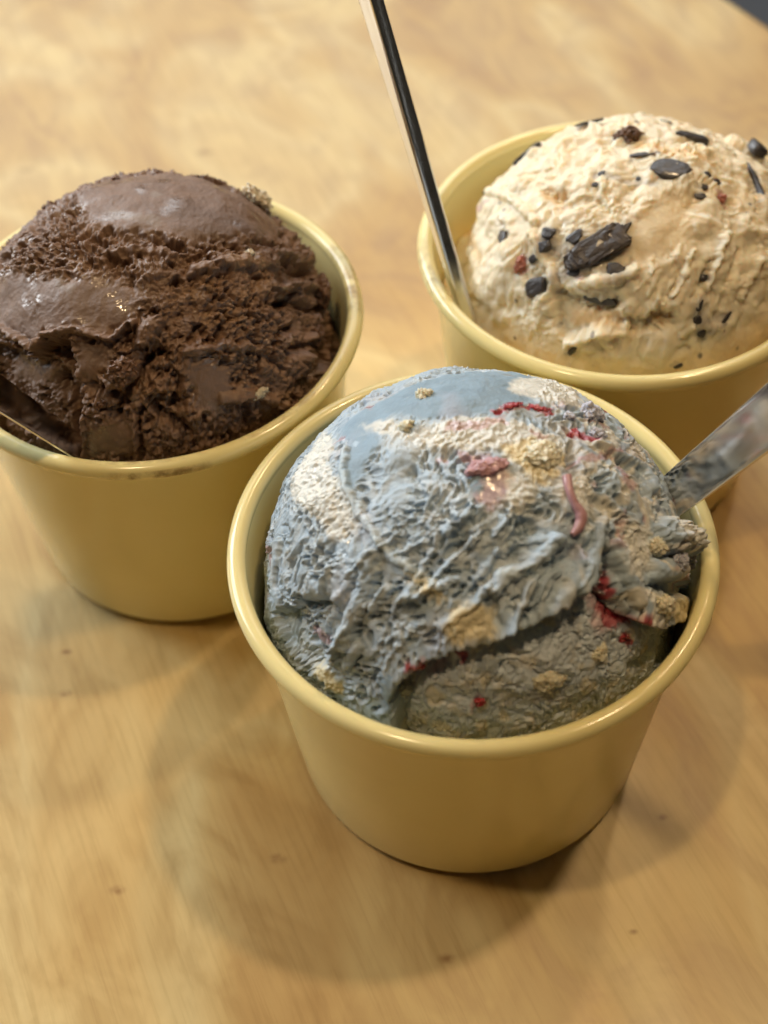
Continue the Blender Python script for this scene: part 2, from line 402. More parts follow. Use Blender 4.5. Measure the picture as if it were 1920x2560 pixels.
FEATURES = {
 'front': {
  'smooth': [
   [(-0.798, 0.863), (-0.609, 0.977), (-0.36, 1.152), (-0.064, 1.315), (0.3, 1.409), (0.511, 1.202), (0.333, 0.893), (0.135, 0.778), (-0.063, 0.731), (-0.307, 0.766), (-0.441, 0.83), (-0.596, 0.734), (-0.679, 0.657)],
   [(-0.711, 0.667), (-0.667, 0.752), (-0.508, 0.69), (-0.494, 0.606), (-0.574, 0.519), (-0.615, 0.402), (-0.641, 0.362), (-0.695, 0.474)],
   [(-0.034, 0.397), (0.037, 0.485), (0.123, 0.444), (0.145, 0.331), (0.127, 0.249), (0.02, 0.229), (-0.05, 0.301)],
   [(-0.524, -0.556), (-0.424, -0.483), (-0.415, -0.619), (-0.468, -0.673)],
   [(-0.118, -0.757), (0.01, -0.722), (0.159, -0.707), (0.296, -0.748), (0.258, -0.826), (-0.099, -0.84)],
  ],
  'white': [
   [(-1.055, 1.034), (-0.812, 0.775), (-0.816, 0.605), (-0.752, 0.504), (-0.664, 0.407), (-0.615, 0.277), (-0.602, 0.18), (-0.642, 0.131), (-0.729, 0.111), (-0.814, 0.21), (-0.941, 0.324), (-1.114, 0.475), (-1.125, 0.647), (-1.134, 0.794), (-1.119, 0.967)],
   [(-0.624, 0.801), (-0.439, 0.802), (-0.343, 0.673), (-0.142, 0.743), (0.025, 0.729), (0.222, 0.696), (0.34, 0.661), (0.458, 0.61), (0.454, 0.472), (0.382, 0.397), (0.246, 0.294), (0.206, 0.392), (0.119, 0.505), (-0.028, 0.518), (-0.185, 0.53), (-0.34, 0.6), (-0.518, 0.713)],
   [(0.248, 1.077), (0.525, 1.335), (0.746, 1.217), (0.668, 0.945), (0.494, 0.905), (0.347, 0.918), (0.219, 0.962)],
   [(0.11, 0.408), (0.204, 0.374), (0.24, 0.295), (0.208, 0.193), (0.127, 0.172), (0.098, 0.256)],
   [(0.326, 0.335), (0.501, 0.413), (0.544, 0.347), (0.508, 0.223), (0.536, 0.163), (0.446, 0.072), (0.465, 0.183), (0.384, 0.274)],
   [(0.97, 0.217), (1.376, 0.211), (1.38, 0.144), (1.392, 0.051), (1.077, 0.038), (1.011, 0.118)],
   [(0.798, -0.168), (0.961, -0.203), (1.121, -0.279), (0.972, -0.333), (0.868, -0.286)],
   [(0.744, 0.176), (0.874, 0.164), (0.875, -0.006), (0.789, -0.145), (0.674, -0.078), (0.681, 0.078)],
   [(0.668, 0.745), (0.859, 0.775), (0.835, 0.649), (0.683, 0.607)],
  ],
  'yellow': [
   [(-0.166, -0.239), (-0.065, -0.203), (0.048, -0.242), (0.027, -0.33), (-0.136, -0.351), (-0.194, -0.304)],
   [(0.109, 0.539), (0.23, 0.584), (0.397, 0.564), (0.449, 0.469), (0.34, 0.37), (0.242, 0.318), (0.198, 0.418)],
   [(-0.968, -0.541), (-0.833, -0.502), (-0.741, -0.603), (-0.76, -0.676), (-0.885, -0.618)],
   [(-0.367, -0.043), (-0.289, -0.074), (-0.209, -0.158), (-0.181, -0.199), (-0.241, -0.197), (-0.343, -0.102)],
   [(0.981, -0.221), (1.31, -0.237), (1.607, -0.383), (1.088, -0.369)],
  ],
  'red': [
   ([(0.108, 0.762), (0.2, 0.841), (0.33, 0.841), (0.442, 0.819)], 0.0256),
   ([(0.518, 0.691), (0.552, 0.664), (0.645, 0.632)], 0.0303),
   ([(-0.346, -0.46), (-0.241, -0.449), (-0.152, -0.426), (-0.109, -0.461)], 0.0303),
   ([(0.609, -0.281), (0.651, -0.338), (0.788, -0.315)], 0.0513),
   ([(0.607, -0.067), (0.612, -0.185)], 0.021),
   ([(0.786, -0.467), (0.732, -0.436)], 0.028),
   ([(0.952, 1.052), (1.007, 0.995)], 0.0163),
  ],
  'pink': [
   ([(-0.119, 0.687), (0.021, 0.67), (0.126, 0.707)], 0.0326),
   ([(-0.639, 0.969), (-0.607, 0.966)], 0.0326),
   ([(-0.786, 0.759), (-0.733, 0.744)], 0.028),
   ([(-0.186, 0.481), (-0.163, 0.49)], 0.021),
   ([(0.466, 0.456), (0.699, 0.535), (0.837, 0.615)], 0.021),
   ([(0.751, 0.382), (0.794, 0.362)], 0.0396),
   ([(-0.941, -0.347), (-0.83, -0.408)], 0.028),
   ([(0.674, 0.124), (0.694, 0.067)], 0.0233),
   ([(0.558, -0.226), (0.583, -0.355)], 0.0606),
   ([(0.012, 0.447), (0.083, 0.368), (0.044, 0.274)], 0.0699),
   ([(0.352, 0.59), (0.283, 0.616)], 0.0233),
   ([(-0.074, 0.491), (-0.008, 0.473)], 0.028),
   ([(-1.468, 0.217), (-1.302, 0.001)], 0.0233),
   ([(1.386, -0.059), (1.795, -0.168)], 0.0233),
  ],
  'pale': [
   ([(-0.705, 0.635), (-0.679, 0.465), (-0.629, 0.322), (-0.561, 0.191), (-0.48, 0.086), (-0.39, -0.007), (-0.331, -0.051)], 0.021),
   ([(-0.341, -0.051), (-0.179, -0.139)], 0.0233),
   ([(0.076, -0.095), (0.215, -0.056)], 0.0233),
  ],
  'groove': [
   ([(0.492, 0.574), (0.456, 0.455), (0.455, 0.397)], 0.028, 0.28),
   ([(0.622, -0.013), (0.592, -0.163), (0.673, -0.252), (0.693, -0.297)], 0.0303, 0.42),
   ([(0.183, 0.158), (0.222, 0.115), (0.12, 0.011)], 0.0513, 0.26),
   ([(0.796, 0.506), (0.887, 0.424), (0.902, 0.333)], 0.028, 0.22),
   ([(-0.321, 0.435), (-0.298, 0.394)], 0.0326, 0.18),
   ([(-0.107, 0.071), (-0.092, 0.029)], 0.0326, 0.2),
   ([(-0.974, -0.181), (-0.761, -0.181), (-0.702, -0.266)], 0.028, 0.28),
   ([(0.984, -0.612), (0.797, -0.594)], 0.042, 0.16),
   ([(0.457, 0.029), (0.338, -0.034), (0.165, -0.091)], 0.0233, 0.14),
   ([(0.51, -0.203), (0.541, -0.099), (0.577, 0.008)], 0.021, 0.2),
   ([(-0.415, -0.619), (-0.32, -0.546), (-0.191, -0.481)], 0.0373, 0.2),
   ([(-0.254, -0.502), (-0.364, -0.559)], 0.0233, 0.15),
   ([(-0.007, -0.403), (0.302, -0.316)], 0.0373, 0.22),
   ([(0.019, -0.206), (0.047, -0.266)], 0.021, 0.15),
  ],
  'ridge': [
   ([(-0.705, 0.635), (-0.679, 0.465), (-0.629, 0.322), (-0.561, 0.191), (-0.48, 0.086), (-0.39, -0.007), (-0.331, -0.051)], 0.0233, 0.1),
   ([(-0.513, 0.012), (-0.571, -0.171), (-0.642, -0.299), (-0.695, -0.393)], 0.0466, 0.16),
   ([(-0.44, -0.141), (-0.533, -0.229)], 0.028, 0.1),
   ([(-0.127, -0.107), (-0.37, -0.192)], 0.0233, 0.11),
   ([(0.017, -0.156), (-0.102, -0.241), (-0.204, -0.297)], 0.021, 0.1),
   ([(0.039, -0.157), (0.076, -0.095), (0.215, -0.056), (0.339, 0.071)], 0.035, 0.16),
   ([(0.339, 0.071), (0.154, 0.058), (0.061, 0.005)], 0.0233, 0.1),
   ([(0.58, 0.149), (0.515, 0.008), (0.431, -0.139)], 0.0303, 0.14),
   ([(0.451, -0.035), (0.375, -0.137), (0.295, -0.216)], 0.028, 0.1),
   ([(-0.236, 0.026), (-0.344, -0.173)], 0.0186, 0.07),
   ([(-0.05, 0.079), (-0.176, -0.059), (-0.303, -0.195)], 0.0163, 0.09),
   ([(-0.736, -0.384), (-0.775, -0.481)], 0.028, 0.14),
   ([(-0.604, -0.39), (-0.683, -0.497)], 0.0326, 0.12),
   ([(0.273, -0.043), (0.16, -0.191), (0.096, -0.287)], 0.0186, 0.08),
   ([(-1.172, 0.181), (-1.218, -0.063), (-1.165, -0.227)], 0.0326, 0.1),
   ([(0.661, 0.032), (0.699, -0.122), (0.755, -0.212)], 0.042, 0.16),
   ([(1.001, 0.101), (1.303, 0.112)], 0.0932, 0.34),
   ([(0.903, -0.076), (1.099, -0.059)], 0.0606, 0.2),
   ([(0.65, 0.6), (0.793, 0.553), (0.949, 0.514), (0.99, 0.371)], 0.0303, 0.12),
  ],
  'recess': [
   ([(-1.282, -0.245), (-0.973, -0.176), (-0.77, -0.185), (-0.702, -0.266), (-0.733, -0.407), (-0.819, -0.511), (-0.98, -0.549), (-1.177, -0.453)], 0.22),
   ([(0.806, -0.15), (1.275, -0.107), (1.765, -0.245), (1.031, -0.223)], 0.25),
  ],
  'flap': [(-0.443, -0.696), (-0.444, -0.597), (-0.382, -0.504), (-0.239, -0.414), (-0.106, -0.376), (0.014, -0.354), (0.086, -0.303), (0.198, -0.275), (0.338, -0.209), (0.437, -0.155), (0.519, -0.073), (0.575, -0.057), (0.587, -0.163), (0.664, -0.269), (0.823, -0.325), (0.995, -0.358), (1.732, -0.316), (1.718, -0.324), (1.385, -0.773), (0.932, -1.113), (0.118, -1.194), (-0.488, -1.07)],
  'parts': [
   ('cream_chunk', -0.27, 0.957, 0.279, 0.23, -17, 0.7),
   ('cream_chunk', 0.316, 0.487, 0.627, 0.47, 23, 0.35),
   ('cream_chunk', 0.299, -0.605, 0.511, 0.325, 9, 0.6),
   ('cream_chunk', 0.573, -0.493, 0.314, 0.204, 36, 0.6),
   ('cream_chunk', 0.922, 0.044, 0.356, 0.292, 5, 0.7),
   ('cream_chunk', 0.937, -0.255, 0.455, 0.325, -13, 0.8),
   ('cream_chunk', -0.424, -0.661, 0.265, 0.203, 28, 0.6),
   ('cream_chunk', -0.354, 0.705, 0.208, 0.239, 71, 0.7),
   ('berry_piece', -0.23, -0.441, 0.456, 0.167, 9, 0.7),
   ('berry_piece', -0.325, -0.468, 0.168, 0.168, 0, 0.7),
   ('berry_piece', 0.679, -0.314, 0.394, 0.283, 14, 0.6),
   ('berry_piece', -0.041, -0.7, 0.201, 0.139, 0, 0.7),
   ('berry_piece', 0.549, 0.68, 0.243, 0.162, 30, 0.6),
   ('berry_piece', 0.748, -0.433, 0.175, 0.128, 27, 0.6),
   ('berry_piece', 0.215, 0.818, 0.275, 0.113, 29, 0.6),
   ('berry_piece', 0.361, 0.833, 0.326, 0.114, -8, 0.6),
   ('frozen_lump', 0.716, 0.882, 0.436, 0.369, -90, 0.9),
   ('frozen_lump', 0.674, 0.673, 0.294, 0.245, 13, 0.8),
   ('frozen_lump', 1.381, 0.129, 0.398, 0.294, 103, 0.9),
   ('frozen_lump', 1.393, 0.018, 0.519, 0.381, 100, 0.9),
   ('frozen_lump', 1.044, -0.035, 0.362, 0.28, 2, 0.8),
   ('frozen_lump', 0.53, 0.786, 0.213, 0.196, 12, 0.8),
   ('syrup_blob', 0.036, 0.415, 0.664, 0.293, 13, 0.6),
  ],
  'strands': [
   [(0.405, 0.36), (0.404, 0.298), (0.427, 0.228), (0.456, 0.172), (0.445, 0.12), (0.408, 0.082)],
  ],
 },
 'left': {
  'smooth': [
   [(-0.425, 0.807), (-0.338, 1.239), (0.016, 1.315), (0.509, 1.275), (0.849, 1.149), (1.13, 0.964), (0.961, 0.671), (0.591, 0.489), (0.36, 0.389), (0.116, 0.456), (-0.103, 0.462), (-0.287, 0.56)],
   [(-1.223, 0.403), (-0.658, 0.274), (-0.358, 0.189), (-0.057, 0.166), (0.078, 0.095), (0.025, -0.084), (-0.121, -0.187), (-0.31, -0.107), (-0.504, -0.119), (-0.593, -0.187), (-1.066, 0.053)],
   [(-0.323, -0.16), (-0.125, -0.222), (-0.112, -0.305), (-0.194, -0.426), (-0.283, -0.472), (-0.323, -0.342)],
   [(-0.309, -0.617), (-0.033, -0.63), (-0.051, -0.865), (-0.374, -0.855)],
   [(0.263, -0.342), (0.422, -0.29), (0.587, -0.339), (0.557, -0.503), (0.469, -0.642), (0.332, -0.552)],
   [(-0.944, -0.188), (-0.608, -0.264), (-0.484, -0.329), (-0.606, -0.45), (-1.003, -0.357)],
  ],
  'tan': [
   ([(0.581, 0.29), (0.707, 0.371), (0.795, 0.273)], 0.0653),
   ([(0.303, 0.078), (0.435, 0.116)], 0.0559),
   ([(0.429, -0.079), (0.567, -0.041)], 0.0559),
   ([(-0.16, -0.352), (0.001, -0.436), (0.023, -0.487)], 0.0466),
   ([(-0.51, -0.71), (-0.388, -0.492)], 0.0326),
   ([(0.095, -0.542), (0.229, -0.495)], 0.042),
   ([(0.628, 0.08), (0.824, 0.213)], 0.0466),
   ([(0.751, -0.627), (0.969, -0.507)], 0.0466),
  ],
  'grey': [
   ([(-0.153, 0.643), (0.111, 0.549)], 0.0513),
   ([(0.088, 0.828), (0.135, 0.802)], 0.0233),
   ([(-0.417, 0.184), (-0.324, 0.1)], 0.028),
  ],
  'groove': [
   ([(-0.443, -0.23), (-0.391, -0.311)], 0.042, 0.4),
   ([(-0.496, -0.406), (-0.41, -0.598), (-0.429, -0.773)], 0.0606, 0.55),
   ([(-0.152, 0.397), (-0.241, 0.442)], 0.021, 0.2),
   ([(0.006, 0.474), (0.118, 0.404), (0.279, 0.347)], 0.0233, 0.15),
   ([(0.038, 0.387), (0.148, 0.276)], 0.028, 0.15),
   ([(1.112, 0.529), (1.215, 0.5), (1.415, 0.635)], 0.0326, 0.5),
   ([(0.922, 0.106), (1.096, 0.192), (1.33, 0.169), (1.916, 0.614)], 0.0303, 0.5),
   ([(0.874, -0.119), (1.127, -0.008)], 0.028, 0.35),
   ([(0.149, -0.518), (0.093, -0.569), (0.243, -0.686)], 0.0326, 0.35),
   ([(-0.135, -0.493), (0.029, -0.412), (0.115, -0.264)], 0.028, 0.25),
   ([(1.452, 0.572), (1.531, 0.374)], 0.0233, 0.3),
   ([(0.788, 0.537), (1.041, 0.632)], 0.0326, 0.25),
   ([(0.259, -0.418), (0.198, -0.573)], 0.021, 0.25),
   ([(0.949, -0.23), (1.397, -0.081), (1.605, -0.189)], 0.028, 0.4),
   ([(1.1, -0.44), (1.34, -0.318)], 0.028, 0.3),
   ([(0.681, -0.086), (0.739, -0.249), (0.914, -0.353)], 0.021, 0.2),
   ([(0.009, -0.618), (-0.013, -0.867)], 0.0233, 0.2),
   ([(-0.774, 0.421), (-0.661, 0.452)], 0.028, 0.2),
  ],
  'ridge': [
   ([(-0.992, 0.031), (-0.875, -0.016), (-0.593, -0.192), (-0.504, -0.124), (-0.311, -0.112), (-0.121, -0.192), (0.025, -0.105)], 0.021, 0.2),
   ([(0.12, -0.112), (0.039, -0.262), (-0.102, -0.431)], 0.0606, 0.22),
   ([(0.384, 0.199), (0.641, 0.303), (0.842, 0.397)], 0.0606, 0.18),
   ([(0.931, 0.209), (1.493, 0.49), (1.492, 0.433)], 0.035, 0.25),
   ([(0.739, -0.249), (0.505, -0.208), (0.292, -0.265)], 0.0326, 0.14),
   ([(1.078, -0.246), (1.306, -0.068)], 0.0466, 0.2),
   ([(-0.321, -0.602), (-0.371, -0.855)], 0.0163, 0.14),
   ([(-0.018, -0.617), (-0.045, -0.865)], 0.014, 0.1),
   ([(0.544, 1.265), (0.83, 1.153), (1.078, 0.999)], 0.0186, 0.1),
   ([(-0.174, 0.334), (0.014, 0.339), (0.252, 0.312)], 0.028, 0.1),
   ([(0.498, -0.53), (0.744, -0.506), (0.985, -0.607)], 0.0373, 0.14),
  ],
  'recess': [
   ([(-1.064, -0.058), (-0.597, -0.233), (-0.506, -0.166), (-0.351, -0.152), (-0.336, -0.341), (-0.301, -0.497), (-0.391, -0.855), (-0.703, -0.709), (-1.165, -0.305)], 0.42),
   ([(0.973, 0.516), (1.371, 0.686), (1.531, 0.368), (1.75, -0.052), (1.358, -0.391), (1.03, -0.157), (0.848, 0.058)], 0.22),
  ],
  'parts': [
   ('white_fleck', 0.842, 1.139, 0.615, 0.41, -25, 0.7),
   ('white_fleck', 0.739, -0.497, 0.411, 0.168, 20, 0.5),
   ('white_fleck', 0.688, 0.374, 0.284, 0.114, 30, 0.5),
   ('chocolate_crumb', 0.056, 1.316, 0.267, 0.164, 0, 0.9),
   ('chocolate_crumb', 0.346, 1.303, 0.308, 0.205, -11, 0.9),
   ('chocolate_crumb', 0.456, 1.282, 0.349, 0.246, -14, 0.9),
   ('chocolate_crumb', 0.541, 1.265, 0.205, 0.144, -18, 0.9),
   ('chocolate_crumb', -0.733, 1.019, 0.226, 0.185, 43, 0.9),
   ('chocolate_crumb', -0.779, 0.983, 0.164, 0.123, 47, 0.9),
   ('chocolate_crumb', 0.682, 1.219, 0.205, 0.144, -25, 0.9),
   ('chocolate_crumb', -0.226, 1.131, 0.202, 0.121, -31, 0.8),
   ('chocolate_crumb', -0.774, 0.421, 0.255, 0.216, -21, 0.9),
   ('chocolate_crumb', 1.493, 0.456, 0.612, 0.347, -74, 0.8),
   ('chocolate_crumb', 1.395, -0.043, 0.555, 0.595, 17, 0.6),
   ('chocolate_crumb', 1.14, 0.153, 0.427, 0.194, 20, 0.6),
   ('chocolate_crumb', -0.044, -0.358, 0.548, 0.456, 27, 0.6),
   ('chocolate_crumb', 0.985, -0.607, 0.44, 0.287, 21, 0.7),
   ('chocolate_crumb', -0.208, -0.528, 0.24, 0.166, 7, 0.7),
  ],
  'strands': [],
 },
 'right': {
  'smooth': [
   [(-0.052, 0.202), (0.206, 0.268), (0.188, -0.076), (-0.082, -0.229), (-0.249, -0.13), (-0.183, 0.07)],
   [(-1.423, -0.375), (-1.041, -0.54), (-0.671, -0.673), (-0.367, -0.742), (-0.025, -0.779), (0.377, -0.675), (0.701, -0.45), (0.986, -0.368), (1.297, -0.879), (-0.071, -0.93), (-1.0, -0.784)],
   [(-0.281, -0.447), (-0.658, -0.412), (-0.539, -0.536), (-0.253, -0.608)],
  ],
  'tan': [
   ([(-0.746, 0.441), (-0.642, 0.341)], 0.0559),
   ([(-0.042, 0.818), (0.147, 0.684), (0.444, 0.589)], 0.0466),
   ([(-0.061, -0.537), (0.022, -0.539)], 0.042),
   ([(-0.281, -0.527), (-0.538, -0.508)], 0.0513),
   ([(-1.822, 0.853), (-1.306, 0.072)], 0.0513),
   ([(-0.864, 0.62), (-0.984, 0.636)], 0.0326),
  ],
  'grey': [
   ([(0.219, -0.465), (0.251, -0.621), (0.367, -0.542)], 0.0606),
   ([(-0.379, 0.497), (0.027, 0.354)], 0.028),
   ([(-0.729, 0.027), (-0.539, -0.138), (-0.658, -0.239)], 0.0606),
  ],
  'pink': [
   ([(-0.93, -0.056), (-0.898, -0.146)], 0.0256),
   ([(0.457, 0.297), (0.486, 0.204)], 0.0326),
   ([(-1.447, 0.677), (-1.287, 0.643)], 0.0233),
   ([(-0.568, -0.223), (-0.479, -0.264)], 0.028),
  ],
  'groove': [
   ([(-0.661, -0.332), (-0.517, -0.414), (-0.376, -0.462), (-0.295, -0.433)], 0.0373, 0.42),
   ([(-0.746, 0.441), (-0.642, 0.341)], 0.042, 0.3),
   ([(-0.061, -0.537), (0.036, -0.54)], 0.042, 0.35),
   ([(-0.954, 0.739), (-0.832, 0.719)], 0.0233, 0.15),
   ([(0.324, -0.193), (0.192, -0.412)], 0.021, 0.15),
   ([(0.52, -0.125), (0.401, -0.356)], 0.021, 0.15),
   ([(0.111, -0.305), (-0.005, -0.435)], 0.021, 0.15),
   ([(0.244, 0.803), (0.477, 0.828)], 0.0326, 0.2),
   ([(0.788, 0.868), (0.763, 0.409), (0.722, 0.161)], 0.028, 0.2),
   ([(-1.514, -0.169), (-1.342, -0.3)], 0.028, 0.2),
  ],
  'ridge': [
   ([(-0.832, 0.125), (-0.658, -0.268), (-0.721, -0.346)], 0.028, 0.14),
   ([(0.401, -0.071), (0.281, -0.359)], 0.021, 0.12),
   ([(0.211, -0.136), (0.051, -0.41)], 0.0186, 0.1),
   ([(0.493, -0.407), (0.648, -0.172)], 0.021, 0.12),
   ([(-0.573, -0.647), (-0.393, -0.587), (-0.225, -0.569)], 0.0373, 0.2),
   ([(0.849, 1.064), (1.043, 0.874)], 0.0606, 0.25),
   ([(-1.339, 0.845), (-0.962, 0.418), (-0.802, 0.19)], 0.0373, 0.12),
   ([(-0.479, -0.292), (-0.28, -0.285), (-0.167, -0.238)], 0.042, 0.18),
  ],
  'recess': [
   ([(-0.658, -0.355), (-0.508, -0.434), (-0.309, -0.467), (-0.088, -0.536), (-0.004, -0.617), (-0.365, -0.588), (-0.603, -0.631), (-0.692, -0.494)], 0.2),
  ],
  'parts': [
   ('chocolate_shard', -0.916, 1.074, 0.786, 0.28, 37, 0.45),
   ('chocolate_shard', -1.068, 0.165, 0.326, 0.306, -21, 0.7),
   ('chocolate_shard', -0.374, 1.196, 0.664, 0.118, 29, 0.6),
   ('chocolate_shard', 0.137, 0.481, 0.82, 0.577, -18, 0.35),
   ('chocolate_crumb', -0.108, 0.926, 0.501, 0.397, -8, 0.7),
   ('chocolate_shard', 0.389, 0.897, 0.769, 0.306, -8, 0.6),
   ('chocolate_shard', 0.8, 0.441, 1.261, 0.135, -98, 0.8),
   ('chocolate_shard', 0.982, 0.905, 0.492, 0.416, -104, 0.7),
   ('cookie_chunk', -0.387, -0.099, 1.288, 0.664, 28, 0.55),
   ('chocolate_shard', -0.698, 0.068, 0.298, 0.248, -15, 0.6),
   ('chocolate_shard', -0.736, -0.018, 0.347, 0.277, 21, 0.6),
   ('chocolate_shard', -0.81, -0.083, 0.218, 0.179, 29, 0.6),
   ('chocolate_shard', -0.796, -0.278, 0.494, 0.395, 0, 0.6),
   ('chocolate_shard', -0.379, -0.413, 0.678, 0.194, -13, 0.5),  # dark piece standing in for the shade in the recess under a ledge
   ('chocolate_shard', 0.219, -0.47, 0.292, 0.107, 57, 0.6),
   ('chocolate_shard', 0.213, -0.548, 0.176, 0.176, 0, 0.6),
   ('chocolate_shard', 0.243, -0.626, 0.196, 0.176, 0, 0.6),
   ('chocolate_shard', 0.404, -0.542, 0.345, 0.079, 57, 0.6),
   ('chocolate_shard', 0.269, -0.305, 0.215, 0.147, 0, 0.6),
   ('chocolate_shard', -0.55, -0.686, 0.294, 0.118, 45, 0.6),
   ('chocolate_shard', 0.098, -0.807, 0.216, 0.078, 21, 0.6),
   ('chocolate_shard', -0.346, 0.508, 0.162, 0.141, -11, 0.6),
   ('chocolate_shard', -0.396, 0.409, 0.161, 0.12, -12, 0.6),
   ('chocolate_shard', 0.398, 0.45, 0.163, 0.143, 5, 0.6),
   ('chocolate_shard', 0.466, 0.402, 0.183, 0.143, 8, 0.6),
   ('chocolate_shard', 0.357, 0.343, 0.222, 0.141, 3, 0.6),
   ('chocolate_shard', 0.313, 0.257, 0.251, 0.15, 3, 0.6),
   ('chocolate_shard', -0.097, 0.443, 0.111, 0.101, -6, 0.6),
   ('chocolate_shard', -0.012, 0.667, 0.634, 0.123, 0, 0.5),
   ('chocolate_shard', -1.334, 0.83, 0.163, 0.119, 63, 0.6),
   ('fruit_piece', -0.917, -0.099, 0.26, 0.34, -16, 0.5),
   ('fruit_piece', 0.472, 0.259, 0.222, 0.162, 5, 0.5),
   ('chocolate_shard', -0.526, 0.002, 0.393, 0.256, 25, 0.5),
   ('chocolate_shard', -0.244, 0.01, 0.587, 0.215, 36, 0.5),
   ('chocolate_shard', -0.279, -0.243, 0.388, 0.33, -3, 0.6),
   ('chocolate_shard', -0.538, -0.227, 0.293, 0.176, 11, 0.5),
   ('chocolate_shard', 0.292, 1.257, 0.326, 0.109, 22, 0.6),
  ],
  'strands': [],
 },
}

PIG = {'blue': (0.36, 0.445, 0.52), 'blue_skin': (0.225, 0.315, 0.395), 'pale': (0.55, 0.64, 0.68), 'white': (0.66, 0.66, 0.61), 'yellow': (0.70, 0.61, 0.39), 'grey': (0.60, 0.66, 0.70),
       'red': (0.36, 0.03, 0.045), 'pink': (0.50, 0.26, 0.27)}

def lerp_col(c, pig, w):
    return c + (np.array(pig, np.float32) - c) * w[:, None]

def scoop_grid(n, th_max):
    u = np.linspace(-1, 1, n); uu, vv = np.meshgrid(u, u); uu = uu.ravel(); vv = vv.ravel()
    with np.errstate(divide='ignore', invalid='ignore'):
        big = np.abs(uu) > np.abs(vv)
        rr = np.where(big, uu, vv)
        ph = np.where(big, np.pi / 4 * vv / uu, np.pi / 2 - np.pi / 4 * np.where(vv == 0, 0, uu / np.where(vv == 0, 1, vv)))
        ph = np.nan_to_num(ph)
    ab = np.stack([rr * np.cos(ph), rr * np.sin(ph)], -1) * th_max
    i = np.arange(n * n).reshape(n, n)
    Fq = np.stack([i[:-1, :-1], i[:-1, 1:], i[1:, 1:], i[1:, :-1]], -1).reshape(-1, 4)
    return ab, Fq

def flow_coords(P, d, stretch):
    d = np.array(d) / np.linalg.norm(d)
    return P - np.outer(P @ d, d) * (1 - 1.0 / stretch)

